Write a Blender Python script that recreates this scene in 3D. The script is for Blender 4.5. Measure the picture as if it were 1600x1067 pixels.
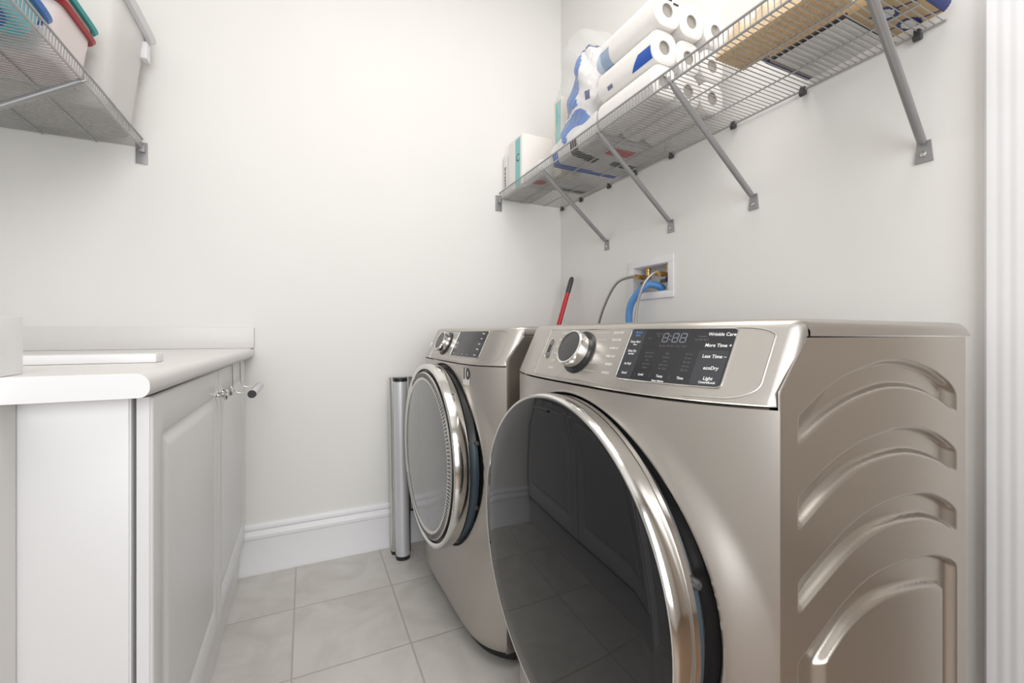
import bpy, bmesh, math, random
from mathutils import Vector, Matrix
random.seed(7)
for o in list(bpy.data.objects): bpy.data.objects.remove(o)
SC = bpy.context.scene; COL = SC.collection
PI = math.pi
# ------------------------------------------------------------------ camera
cam = bpy.data.cameras.new('camera'); co = bpy.data.objects.new('camera', cam); COL.objects.link(co)
cam.sensor_width = 36.0; cam.lens = 664.89/1600*36
cam.shift_x = 15/1600; cam.shift_y = -12.5/1600
cam.clip_start = .02
co.location = (0, 0, .98); co.rotation_euler = (PI/2, 0, -math.asin(.41920))
SC.camera = co
# ------------------------------------------------------------------ world, light, exposure
w = bpy.data.worlds.new('world'); SC.world = w; w.use_nodes = True
bg = w.node_tree.nodes['Background']; bg.inputs[0].default_value = (1, .97, .93, 1); bg.inputs[1].default_value = .35
def area(name, loc, rot, sx, sy, power, color):
    l = bpy.data.lights.new(name, 'AREA'); l.shape = 'RECTANGLE'; l.size = sx; l.size_y = sy
    l.energy = power; l.color = color
    o = bpy.data.objects.new(name, l); COL.objects.link(o); o.location = loc; o.rotation_euler = rot
    return o
area('hall_fill_light', (-.1, -1.55, 1.45), (PI/2, 0, 0), 1.7, 1.9, 42, (.96, .98, 1.0))  # added fill light behind the camera, standing in for an unseen bright opening
area('ceiling_fill_light', (.55, .45, 2.90), (0, 0, 0), 1.3, 1.3, 17, (1, .965, .92))  # broad unseen fill under the ceiling, set off the fixture to even the walls
VS = SC.view_settings
SC.display_settings.display_device = 'sRGB'
VS.view_transform = 'Standard'; VS.look = 'None'; VS.exposure = 0.22; VS.gamma = 1.0; VS.use_curve_mapping = False

# ------------------------------------------------------------------ materials
def mat(name, col, rough=.5, metal=0.0, **kw):
    m = bpy.data.materials.new(name); m.use_nodes = True
    nt = m.node_tree; b = nt.nodes['Principled BSDF']
    b.inputs['Base Color'].default_value = (*col, 1); b.inputs['Roughness'].default_value = rough
    b.inputs['Metallic'].default_value = metal
    for k, v in kw.items():
        b.inputs[k.replace('_', ' ')].default_value = v
    return m
def noisy(m, scale, amount, bump=0.0, bscale=None, detail=4, stretch=None):
    nt = m.node_tree; N = nt.nodes; L = nt.links; b = N['Principled BSDF']
    tc = N.new('ShaderNodeTexCoord'); mp = N.new('ShaderNodeMapping'); L.new(tc.outputs['Object'], mp.inputs[0])
    if stretch: mp.inputs['Scale'].default_value = stretch
    nz = N.new('ShaderNodeTexNoise'); nz.inputs['Scale'].default_value = scale; nz.inputs['Detail'].default_value = detail
    L.new(mp.outputs[0], nz.inputs['Vector'])
    c = b.inputs['Base Color'].default_value[:]
    mx = N.new('ShaderNodeMix'); mx.data_type = 'RGBA'
    mx.inputs[6].default_value = (*[v*(1-amount) for v in c[:3]], 1)
    mx.inputs[7].default_value = (*[min(1, v*(1+amount)) for v in c[:3]], 1)
    L.new(nz.outputs[0], mx.inputs[0]); L.new(mx.outputs[2], b.inputs['Base Color'])
    if bump:
        n2 = N.new('ShaderNodeTexNoise'); n2.inputs['Scale'].default_value = bscale or scale*4
        L.new(mp.outputs[0], n2.inputs['Vector'])
        bp = N.new('ShaderNodeBump'); bp.inputs['Strength'].default_value = bump; bp.inputs['Distance'].default_value = .002
        L.new(n2.outputs[0], bp.inputs['Height']); L.new(bp.outputs[0], b.inputs['Normal'])
    return m
def film(name, col, alpha, rough=.12):
    m = mat(name, col, rough); nt = m.node_tree; N = nt.nodes; L = nt.links
    t = N.new('ShaderNodeBsdfTransparent'); mx = N.new('ShaderNodeMixShader'); mx.inputs[0].default_value = alpha
    L.new(t.outputs[0], mx.inputs[1]); L.new(N['Principled BSDF'].outputs[0], mx.inputs[2])
    L.new(mx.outputs[0], N['Material Output'].inputs[0])
    return m
M = {}
M['wall'] = noisy(mat('wall_paint', (.805, .796, .776), .55), 3, .012, .05, 240)
M['hallwall'] = mat('hall_wall_paint', (.46, .39, .33), .6)
M['ceiling'] = mat('ceiling_paint', (.85, .84, .82), .7)
M['trim'] = mat('trim_paint', (.82, .82, .84), .35)
M['cab'] = noisy(mat('cabinet_white', (.80, .80, .81), .35), 5, .01)
M['counter'] = noisy(mat('counter_laminate', (.74, .725, .71), .35), 40, .02)
M['countercap'] = mat('counter_end_cap', (.80, .80, .81), .4)
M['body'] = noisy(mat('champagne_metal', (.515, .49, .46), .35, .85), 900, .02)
M['side'] = noisy(mat('champagne_metal_hall_tint', (.49, .45, .405), .28, .85), 900, .02)  # browner copy of the body metal, the hall's reflected tone mixed into its colour
M['chrome'] = mat('chrome', (.78, .77, .75), .12, 1.0)
M['satin'] = mat('satin_chrome', (.62, .61, .59), .25, 1.0)
M['doorglass'] = mat('smoked_door_glass', (.010, .010, .012), .02, 0, IOR=1.5)
M['greyglass'] = mat('frosted_grey_glass', (.17, .17, .175), .10, 0, IOR=1.6, Coat_Weight=.3)
M['black'] = mat('black_plastic', (.015, .015, .017), .35)
M['dark'] = mat('dark_grey_plastic', (.06, .06, .063), .4)
M['blueplastic'] = mat('slate_blue_plastic', (.035, .058, .080), .4)
M['glassy'] = mat('gloss_black_panel', (.028, .028, .032), .15)
M['panelgrey'] = mat('panel_button_grey', (.045, .048, .055), .2)
M['white'] = mat('white_print', (.85, .85, .86), .5)
M['dim'] = mat('dim_grey_print', (.16, .15, .15), .5)
M['ledgrey'] = mat('digit_outline_grey', (.30, .33, .40), .5)
M['blueprint'] = mat('blue_print', (.10, .25, .62), .5)
M['sticker'] = mat('sticker_silver', (.74, .72, .69), .4)
M['knobface'] = mat('knob_face_grey', (.075, .075, .075), .3, .3)
M['wire'] = mat('grey_coated_wire', (.40, .40, .40), .4, .3)
M['steelgrey'] = mat('grey_painted_steel', (.33, .33, .335), .4, .4)
M['alu'] = mat('brushed_aluminium', (.68, .69, .72), .38, .45)
M['red'] = mat('red_enamel', (.55, .008, .02), .25)
M['brass'] = mat('brass', (.62, .40, .16), .25, .9)
M['braid'] = mat('braided_steel', (.42, .40, .37), .35, .9)
M['bluehose'] = mat('blue_hose', (.10, .28, .62), .45)
M['boxwhite'] = mat('white_box_plastic', (.80, .80, .82), .4)
M['paper'] = noisy(mat('white_paper', (.86, .84, .82), .85), 60, .02, .25, 160)
M['cardcore'] = noisy(mat('grey_card_core', (.40, .375, .34), .9), 200, .1)
M['blueink'] = mat('royal_blue_ink', (.02, .10, .48), .4)
M['blackink'] = mat('black_ink', (.03, .03, .035), .5)
M['redink'] = mat('red_ink', (.55, .06, .06), .5)
M['teal'] = mat('pale_teal_ink', (.25, .55, .55), .6)
M['cream'] = mat('cream_carton', (.80, .75, .66), .7)
M['carton'] = mat('white_carton', (.84, .81, .78), .6)
M['tan'] = mat('tan_wrapper', (.55, .40, .22), .45)
M['navy'] = mat('navy_wrapper', (.015, .03, .16), .35)
M['baggrey'] = noisy(mat('white_bag', (.70, .69, .69), .3), 20, .08)
M['silverwhite'] = mat('silvery_plastic', (.78, .78, .77), .3, 0)
M['orange'] = noisy(mat('orange_brown_food', (.88, .62, .38), .5), 90, .25, .5, 160)
M['clear'] = film('clear_plastic', (.9, .9, .9), .13, .08)
M['film'] = film('clear_bag_film', (.8, .8, .82), .16, .15)
M['tub'] = film('translucent_tub', (.80, .79, .77), .62, .25)
M['aqua'] = film('aqua_plastic', (.20, .60, .68), .8, .3)
M['brightblue'] = mat('bright_blue_plastic', (.03, .17, .55), .3)
M['crimson'] = mat('crimson_plastic', (.38, .01, .02), .3)
M['tealplastic'] = mat('teal_plastic', (.02, .36, .35), .3)
M['pinkwhite'] = mat('pinkish_white_plastic', (.72, .64, .64), .35)
M['card'] = noisy(mat('brown_cardboard', (.42, .30, .19), .85), 30, .08)
M['wood'] = noisy(mat('hall_wood', (.21, .135, .085), .4), 6, .35, stretch=(1, 12, 1))
M['lampglow'] = mat('lamp_diffuser', (.9, .9, .88), .5, 0, Emission_Color=(1, .93, .85, 1), Emission_Strength=6.0)

def tile_material():
    m = bpy.data.materials.new('floor_tile'); m.use_nodes = True
    nt = m.node_tree; N = nt.nodes; L = nt.links; b = N['Principled BSDF']
    g = N.new('ShaderNodeNewGeometry'); sp = N.new('ShaderNodeSeparateXYZ'); L.new(g.outputs['Position'], sp.inputs[0])
    def mth(op, a, bb=None, c=None):
        n = N.new('ShaderNodeMath'); n.operation = op
        for i, v in enumerate((a, bb, c)):
            if v is None: continue
            if isinstance(v, (int, float)): n.inputs[i].default_value = v
            else: L.new(v, n.inputs[i])
        return n.outputs[0]
    P = .3405
    fx = mth('DIVIDE', mth('ADD', sp.outputs[0], .0375+P*20), P); fy = mth('DIVIDE', mth('ADD', sp.outputs[1], -1.686+P*20), P)
    def edge(f):
        fr = mth('FRACT', f); return mth('MINIMUM', fr, mth('SUBTRACT', 1.0, fr))
    e = mth('MINIMUM', edge(fx), edge(fy))
    mr = N.new('ShaderNodeMapRange'); mr.interpolation_type = 'SMOOTHSTEP'
    mr.inputs[1].default_value = .005; mr.inputs[2].default_value = .011; L.new(e, mr.inputs[0])
    cell = N.new('ShaderNodeCombineXYZ'); L.new(mth('FLOOR', fx), cell.inputs[0]); L.new(mth('FLOOR', fy), cell.inputs[1])
    wn = N.new('ShaderNodeTexWhiteNoise'); L.new(cell.outputs[0], wn.inputs[0])
    off = N.new('ShaderNodeVectorMath'); off.operation = 'MULTIPLY_ADD'; L.new(wn.outputs[1], off.inputs[0]); off.inputs[1].default_value = (9, 9, 9); L.new(g.outputs['Position'], off.inputs[2])
    nz = N.new('ShaderNodeTexNoise'); nz.inputs['Scale'].default_value = 6; nz.inputs['Detail'].default_value = 7; nz.inputs['Distortion'].default_value = 1.2; L.new(off.outputs[0], nz.inputs['Vector'])
    cr = N.new('ShaderNodeValToRGB'); L.new(nz.outputs[0], cr.inputs[0])
    cr.color_ramp.elements[0].position = .32; cr.color_ramp.elements[0].color = (.53, .51, .475, 1)
    cr.color_ramp.elements[1].position = .62; cr.color_ramp.elements[1].color = (.62, .60, .57, 1)
    mx = N.new('ShaderNodeMix'); mx.data_type = 'RGBA'; L.new(mr.outputs[0], mx.inputs[0])
    mx.inputs[6].default_value = (.44, .415, .375, 1); L.new(cr.outputs[0], mx.inputs[7]); L.new(mx.outputs[2], b.inputs['Base Color'])
    b.inputs['Roughness'].default_value = .38
    bp = N.new('ShaderNodeBump'); bp.inputs['Strength'].default_value = .4; bp.inputs['Distance'].default_value = .0015
    L.new(mr.outputs[0], bp.inputs['Height']); L.new(bp.outputs[0], b.inputs['Normal'])
    return m
M['tile'] = tile_material()

# ------------------------------------------------------------------ object helpers
def empty(name, label, cat, loc, group=None, rotz=0):
    o = bpy.data.objects.new(name, None); COL.objects.link(o); o.empty_display_size = .05
    o.location = loc; o.rotation_euler = (0, 0, rotz)
    return tag(o, label, cat, group)
def tag(o, label, cat, group=None):
    o['label'] = label; o['category'] = cat
    if group: o['group'] = group
    return o
class MB:
    def __init__(s): s.v = []; s.f = []; s.mi = []
    def add(s, vs, fs, mi=0):
        k = len(s.v); s.v += [tuple(v) for v in vs]; s.f += [tuple(i+k for i in f) for f in fs]; s.mi += [mi]*len(fs); return s
    def box(s, x0, y0, z0, x1, y1, z1, bev=0.0, mi=0, seg=2):
        bm = bmesh.new(); bmesh.ops.create_cube(bm, size=1)
        for v in bm.verts: v.co = Vector(((x0+x1)/2+v.co.x*(x1-x0), (y0+y1)/2+v.co.y*(y1-y0), (z0+z1)/2+v.co.z*(z1-z0)))
        if bev: bmesh.ops.bevel(bm, geom=list(bm.edges), offset=bev, segments=seg, profile=.6, affect='EDGES')
        bm.verts.index_update(); s.add([v.co for v in bm.verts], [[v.index for v in f.verts] for f in bm.faces], mi); bm.free(); return s
    def tube(s, pts, r, n=8, mi=0, caps=True, closed=False):
        pts = [Vector(p) for p in pts]; rs = r if isinstance(r, (list, tuple)) else [r]*len(pts)
        T = []
        for i in range(len(pts)):
            a = pts[i-1] if (i or closed) else pts[i]; b = pts[(i+1) % len(pts)] if (i < len(pts)-1 or closed) else pts[i]
            T.append((b-a).normalized())
        up = Vector((0, 0, 1)) if abs(T[0].z) < .9 else Vector((1, 0, 0))
        nrm = T[0].cross(up).normalized(); vs = []; fs = []
        for i, p in enumerate(pts):
            nrm = (nrm-T[i]*nrm.dot(T[i])).normalized(); bn = T[i].cross(nrm)
            for k in range(n):
                a = 2*PI*k/n; vs.append(p+(nrm*math.cos(a)+bn*math.sin(a))*rs[i])
        m = len(pts)
        for i in range(m if closed else m-1):
            j = (i+1) % m
            for k in range(n): fs.append((i*n+k, i*n+(k+1) % n, j*n+(k+1) % n, j*n+k))
        if caps and not closed:
            fs.append(tuple(range(n-1, -1, -1))); fs.append(tuple((m-1)*n+k for k in range(n)))
        return s.add(vs, fs, mi)
    def lathe(s, prof, c, axis='x', n=48, mi=0, a0=0, a1=2*PI):
        # prof: list of (radius, height along the axis)
        vs = []; fs = []; full = abs(a1-a0-2*PI) < 1e-6; m = n if full else n+1
        for (r, h) in prof:
            for k in range(m):
                a = a0+(a1-a0)*k/n; u, v = r*math.cos(a), r*math.sin(a)
                p = {'x': (h, u, v), 'y': (v, h, u), 'z': (u, v, h)}[axis]
                vs.append((c[0]+p[0], c[1]+p[1], c[2]+p[2]))
        for i in range(len(prof)-1):
            for k in range(n):
                k2 = (k+1) % m; fs.append((i*m+k, i*m+k2, (i+1)*m+k2, (i+1)*m+k))
        return s.add(vs, fs, mi)
    def grid(s, fn, nu, nv, mi=0, mif=None):
        vs = [fn(i/nu, j/nv) for i in range(nu+1) for j in range(nv+1)]; k = len(s.v)
        s.v += [tuple(v) for v in vs]
        for i in range(nu):
            for j in range(nv):
                a = i*(nv+1)+j; s.f.append((k+a, k+a+nv+1, k+a+nv+2, k+a+1)); s.mi.append(mif((i+.5)/nu, (j+.5)/nv) if mif else mi)
        return s
    def prism(s, poly, z0, z1, axis='z', mi=0):
        def P(a, b, h): return {'z': (a, b, h), 'y': (a, h, b), 'x': (h, a, b)}[axis]
        n = len(poly); vs = [P(a, b, z0) for a, b in poly]+[P(a, b, z1) for a, b in poly]
        fs = [(i, (i+1) % n, n+(i+1) % n, n+i) for i in range(n)]+[tuple(range(n-1, -1, -1)), tuple(range(n, 2*n))]
        return s.add(vs, fs, mi)
    def build(s, name, mats, parent=None, smooth=40, fix=True, label=None):
        me = bpy.data.meshes.new(name); me.from_pydata(s.v, [], s.f)
        for m in (mats if isinstance(mats, (list, tuple)) else [mats]): me.materials.append(m)
        me.polygons.foreach_set('material_index', s.mi)
        if fix:
            bm = bmesh.new(); bm.from_mesh(me); bmesh.ops.remove_doubles(bm, verts=bm.verts, dist=1e-6)
            bmesh.ops.recalc_face_normals(bm, faces=bm.faces); bm.to_mesh(me); bm.free()
        me.update()
        if smooth:
            me.polygons.foreach_set('use_smooth', [True]*len(me.polygons)); me.set_sharp_from_angle(angle=math.radians(smooth))
        o = bpy.data.objects.new(name, me); COL.objects.link(o)
        if parent is not None: o.parent = parent
        if label: o['label'] = label
        return o
def struct(o): o['kind'] = 'structure'; return o
def sm(pts, n=8):
    # Catmull-Rom through the points
    P = [Vector(p) for p in pts]; P = [2*P[0]-P[1]]+P+[2*P[-1]-P[-2]]; out = []
    for i in range(1, len(P)-2):
        for k in range(n):
            t = k/n; a, b, c, d = P[i-1:i+3]
            out.append(.5*((2*b)+(c-a)*t+(2*a-5*b+4*c-d)*t*t+(3*b-a-3*c+d)*t**3))
    return out+[P[-2]]
def sstep(x):
    x = max(0.0, min(1.0, x)); return x*x*(3-2*x)
def interp(K, x):
    # monotone-ish smooth interpolation through the knots
    if x <= K[0][0]: return K[0][1]+(x-K[0][0])*(K[1][1]-K[0][1])/(K[1][0]-K[0][0])
    if x >= K[-1][0]: return K[-1][1]+(x-K[-1][0])*(K[-1][1]-K[-2][1])/(K[-1][0]-K[-2][0])
    for i in range(len(K)-1):
        if K[i][0] <= x <= K[i+1][0]:
            h = K[i+1][0]-K[i][0]; t = (x-K[i][0])/h
            def sl(j):
                if j == 0: return (K[1][1]-K[0][1])/(K[1][0]-K[0][0])
                if j == len(K)-1: return (K[-1][1]-K[-2][1])/(K[-1][0]-K[-2][0])
                return (K[j+1][1]-K[j-1][1])/(K[j+1][0]-K[j-1][0])
            a, b = sl(i)*h, sl(i+1)*h; p0, p1 = K[i][1], K[i+1][1]
            return (2*t**3-3*t*t+1)*p0+(t**3-2*t*t+t)*a+(-2*t**3+3*t*t)*p1+(t**3-t*t)*b
def text_mesh(body, size, align='CENTER', bold=0.0):
    # flat lettering as (verts, faces) in the xy plane
    cu = bpy.data.curves.new('lettering', 'FONT'); cu.body = body; cu.size = size; cu.align_x = align; cu.align_y = 'CENTER'
    cu.offset = bold; cu.resolution_u = 3
    o = bpy.data.objects.new('lettering', cu); COL.objects.link(o)
    dg = bpy.context.evaluated_depsgraph_get(); dg.update()
    me = o.evaluated_get(dg).to_mesh()
    vs = [v.co.copy() for v in me.vertices]; fs = [tuple(p.vertices) for p in me.polygons]
    o.evaluated_get(dg).to_mesh_clear()
    bpy.data.objects.remove(o); bpy.data.curves.remove(cu)
    return vs, fs

# ------------------------------------------------------------------ the setting
XL, XR, YB, ZC, YF = -.945, 1.282, 2.003, 2.95, -1.7
def bx(name, m, *a, bev=0.0): return MB().box(*a, bev=bev).build(name, m)
struct(MB().box(XL-.1, .25, -.06, XR+.1, YB+.1, 0).build('floor', M['tile']))
struct(MB().box(XL-1.2, YF-.1, -.06, XR+1.2, .25, 0).build('floor_hall', M['wood']))
struct(bx('ceiling', M['ceiling'], XL-1.2, YF-.1, ZC, XR+1.2, YB+.1, ZC+.06))
struct(bx('wall_back', M['wall'], XL-.1, YB, 0, XR+.1, YB+.1, ZC))
struct(bx('wall_left', M['wall'], XL-.1, -.5, 0, XL, YB, ZC))
HY0, HY1, HZ0, HZ1 = 1.232, 1.424, 1.147, 1.258      # opening for the washer box
mb = MB()
mb.box(XR, .2, 0, XR+.1, HY0, ZC); mb.box(XR, HY1, 0, XR+.1, YB, ZC)
mb.box(XR, HY0, 0, XR+.1, HY1, HZ0); mb.box(XR, HY0, HZ1, XR+.1, HY1, ZC)
struct(mb.build('wall_right', M['wall']))
struct(bx('wall_low', M['wall'], XL, -.5, 0, -.374, .838, .8835))
# hall beyond the doorway
struct(bx('wall_hall', M['hallwall'], XR+.9, YF, 0, XR+1.0, .2, ZC))
mb = MB()
mb.box(XL-1.1, YF-.08, 0, -.98, YF, ZC); mb.box(.78, YF-.08, 0, XR+1.0, YF, ZC)
mb.box(-.98, YF-.08, 0, .78, YF, .45); mb.box(-.98, YF-.08, 2.42, .78, YF, ZC)
struct(mb.build('wall_front', M['wall']))
struct(bx('wall_hall_left', M['wall'], XL-1.1, YF, 0, XL-1.0, -.5, ZC))
# baseboards with a stepped, grooved profile
def base_profile():
    return [(0, 0), (.017, 0), (.017, .012), (.0155, .016), (.0155, .142), (.0185, .146), (.0185, .158), (.014, .164), (.009, .176), (.013, .182), (.013, .194), (.008, .203), (0, .203)]
bp = MB(); bp.prism([(YB-a, b) for a, b in base_profile()], -.25, XR, 'x'); struct(bp.build('baseboard_back', M['trim'], smooth=30))
bp = MB(); bp.prism([(XR-a, b) for a, b in base_profile()], .378, YB, 'y'); struct(bp.build('baseboard_right', M['trim'], smooth=30))
# fluted door casing on the right
poly = [(.378, XR), (.378, XR-.019), (.374, XR-.022)]
for k in range(5):
    a = .366-k*.018; poly += [(a, XR-.022), (a-.004, XR-.0212), (a-.008, XR-.0212), (a-.012, XR-.022)]
poly += [(.272, XR-.022), (.268, XR)]
cs = MB(); cs.prism([(b, a) for a, b in poly], 0, 2.2, 'z'); struct(cs.build('trim_1', M['trim'], smooth=30))
# ceiling lamp
lamp = empty('ceiling_light', 'round flush ceiling lamp with white diffuser above the laundry floor', 'light', (.15, .95, ZC))
MB().lathe([(0, -.0), (.17, -.0), (.17, -.012), (.155, -.02)], (0, 0, 0), 'z', 40).build('base', M['trim'], lamp)
MB().lathe([(.155, -.012), (.15, -.026), (.10, -.034), (0, -.036)], (0, 0, 0), 'z', 40).build('diffuser', M['lampglow'], lamp)

# ------------------------------------------------------------------ counter and cabinet on the left
def cx_front(y): return -.190-.022*(2.0-y)/1.2
ct = empty('countertop', 'white laminate countertop with rounded front edge running to the back wall', 'countertop', (-.55, 1.4, .884))
prof = []
for k in range(9):
    a = -PI/2+PI/2*k/8; prof.append((-.014+.014*math.cos(a), .014+.014*math.sin(a)))
for k in range(9):
    a = PI/2*k/8; prof.append((-.018+.018*math.cos(a), .019+.018*math.sin(a)))
def counter_section(y):
    f = cx_front(y); return [(XL+.001, y, .884)]+[(f+a, y, .884+b) for a, b in prof]+[(XL+.001, y, .921)]
ys = [.838+(1.998-.838)*k/6 for k in range(7)]
mb = MB(); n = len(counter_section(1)); vs = []
for y in ys: vs += counter_section(y)
fs = [(i*n+k, i*n+(k+1) % n, (i+1)*n+(k+1) % n, (i+1)*n+k) for i in range(6) for k in range(n)]+[tuple((6)*n+k for k in range(n))]
mb.add(vs, fs)
# front lip beyond the low wall
def lip(y): 
    s = counter_section(y); s[0] = (-.412, y, .884); s[-1] = (-.412, y, .921); return s
mb.add(lip(.80)+lip(.838), [(k, (k+1) % n, n+(k+1) % n, n+k) for k in range(n)])
off = Vector((-.55, 1.4, .884)); mb.v = [tuple(Vector(v)-off) for v in mb.v]
mb.build('worktop', M['counter'], ct)
mb = MB(); mb.add([v for v in lip(.7995)], [tuple(range(n))]); mb.v = [tuple(Vector(v)-off) for v in mb.v]
cap = mb.build('end_cap', M['countercap'], ct, fix=False, label='bright white end cap')
mb = MB().box(XL+.001, 1.981, .9215, -.191, 2.0025, 1.004, .0015); mb.v = [tuple(Vector(v)-off) for v in mb.v]
mb.build('backsplash', M['counter'], ct)
mb = MB().box(-.412, .80, .9215, -.3725, .852, 1.004, .001); mb.v = [tuple(Vector(v)-off) for v in mb.v]
mb.build('side_splash', M['cab'], ct)
tag(MB().box(-.80, 1.075, .9215, -.275, 1.125, .939, .002).build('board', M['countercap']), 'narrow white board lying on the white countertop', 'board')

DX = -.222
cb = empty('base_cabinet', 'white base cabinet with two raised panel doors under the countertop', 'cabinet', (-.5, 1.4, 0))
def at(o, mb): 
    mb.v = [tuple(Vector(v)-Vector(o.location)) for v in mb.v]; return mb
mb = MB(); mb.box(XL+.004, .842, .0, -.2495, .86, .882, .001); mb.box(XL+.004, .86, .0, -.248, 1.998, .13); mb.box(XL+.004, .86, .13, XL+.02, 1.998, .882)
mb.box(-.30, .845, .135, -.2475, .90, .882); mb.box(XL+.02, .86, .13, -.255, 1.998, .148); mb.box(-.265, 1.975, .14, -.235, 1.9985, .882)
at(cb, mb).build('body', M['cab'], cb)
mb = MB().prism([(-.248, .0), (-.244, .0), (-.2425, .135), (-.248, .14)], .845, 1.984, 'y'); at(cb, mb).build('toe_kick', M['cab'], cb)
def cab_door(y0, y1, m_in, knob_y):
    z0, z1 = .158, .879; t = .021
    def h(y, z):
        d = min(y-y0-m_in, y1-m_in-y, z-z0-.075, z1-.068-z)   # distance inside the panel border
        if d < -.004: r = 0
        elif d < .004: r = -.004*sstep((d+.004)/.008)
        elif d < .008: r = -.004
        elif d < .032: r = -.004+.006*sstep((d-.008)/.024)
        else: r = .002
        e = min(y-y0, y1-y, z-z0, z1-z)
        return r-.004*(1-min(1, e/.005))**2
    ya = [y0, y0+.0015, y0+.003, y0+.005]; zb = [z0, z0+.0015, z0+.003, z0+.005]
    def ticks(a, b, m0, m1):
        L = [a, a+.0015, a+.003, a+.005, a+.02]
        c = a+m0; L += [c-.004, c, c+.004, c+.008, c+.014, c+.02, c+.026, c+.032]
        c = b-m1; L2 = [b, b-.0015, b-.003, b-.005, b-.02, c+.004, c, c-.004, c-.008, c-.014, c-.02, c-.026, c-.032]
        return sorted(set(L+L2+[(a+b)/2]))
    Y = ticks(y0, y1, m_in, m_in); Z = ticks(z0, z1, .075, .068); nz = len(Z)
    vs = [(DX+h(y, z), y, z) for y in Y for z in Z]; fs = [(i*nz+j, (i+1)*nz+j, (i+1)*nz+j+1, i*nz+j+1) for i in range(len(Y)-1) for j in range(nz-1)]
    mb = MB(); mb.add(vs, fs); mb.box(DX-t, y0+.0005, z0+.0005, DX-.0045, y1-.0005, z1-.0005)
    d = at(cb, mb).build('door', M['cab'], cb, smooth=50)
    k = MB(); k.lathe([(0, .0), (.013, .0), (.013, .003), (.007, .005), (.0055, .013), (.008, .018), (.0145, .021), (.0155, .025), (.012, .029), (0, .0305)], (DX-.001, knob_y, .812), 'x', 20)
    at(cb, k).build('knob', M['chrome'], d, label='chrome knob')
cab_door(.852, 1.412, .052, 1.378)
cab_door(1.416, 1.972, .05, 1.452)
# over-door wire holder with a roller
h = empty('over_door_roller', 'wire holder with aluminium roller hooked over the far cabinet door', 'towel holder', (DX, 1.72, .88))
for yy, nm in ((1.635, 'wire'), (1.815, 'wire')):
    w_ = MB().tube(sm([(DX-.012, yy, .8815), (DX+.001, yy, .8822), (DX+.0035, yy, .872), (DX+.004, yy, .83), (DX+.006, yy, .80), (DX+.02, yy, .785), (DX+.055, yy, .782)], 6), .0017, 6)
    at(h, w_).build('wire', M['satin'], h)
r_ = MB(); r_.lathe([(0, 1.605), (.0125, 1.605), (.0135, 1.607), (.0135, 1.855), (.0125, 1.857), (0, 1.857)], (DX+.062, 0, .782), 'y', 20); at(h, r_).build('roller', M['alu'], h)
r_ = MB(); r_.lathe([(0, 1.602), (.0125, 1.602), (.013, 1.605), (.0125, 1.609)], (DX+.062, 0, .782), 'y', 20); at(h, r_).build('roller_cap', M['black'], h, label='black end cap')

# ------------------------------------------------------------------ washer and dryer
ARCS = [
 ([(.129, .875), (.199, .91), (.28, .931), (.37, .939), (.472, .923), (.54, .898), (.581, .872)], [(.129, .835), (.199, .865), (.28, .887), (.37, .895), (.472, .88), (.571, .841)]),
 ([(.129, .769), (.199, .801), (.28, .823), (.399, .831), (.494, .813), (.576, .776)], [(.129, .723), (.199, .758), (.28, .783), (.399, .788), (.494, .768), (.571, .736)]),
 ([(.14, .661), (.246, .705), (.333, .722), (.451, .719), (.517, .70), (.576, .671)], [(.129, .612), (.246, .664), (.333, .681), (.451, .675), (.517, .657), (.571, .632)]),
 ([(.134, .552), (.246, .604), (.333, .621), (.472, .612), (.54, .592), (.576, .573)], [(.169, .524), (.246, .567), (.333, .582), (.472, .567), (.535, .548)])]
def side_depth(x, z):
    # pressed-in ribs of the side panel (depth in metres)
    best = 0.0; w1 = .0085
    for i, (U, Lw) in enumerate(ARCS[:3]):
        zu, zl = interp(U, x), interp(Lw, x)
        a = sstep((zu-z)/.0075); b = sstep((z-zl)/w1)
        ends = sstep((.578-x)/.034)*sstep((x-.122)/.012)
        fade = .35+.65*sstep((x-.13)/.12) if a < 1 else 1
        dz = (zu-z)/max(.02, zu-zl)
        ramp = 1 if x > .3 else max(.0, min(1, (.25+.75*dz)+(x-.13)/.17))
        best = max(best, .0135*a*b*ends*ramp)
    U, Lw = ARCS[3]
    zu, zl = interp(U, x), interp(Lw, x)
    a = sstep((zu-z)/.007); ends = sstep((.577-x)/.016)*sstep((x-.122)/.012)
    inner = sstep((zl-z)/.009)*sstep((.540-x)/.018)*sstep((x-.168)/.022)*sstep((z-.16)/.01)   # raised inner field
    best = max(best, .0125*a*ends*sstep((z-.12)/.01)*(1-inner))
    return best

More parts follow.
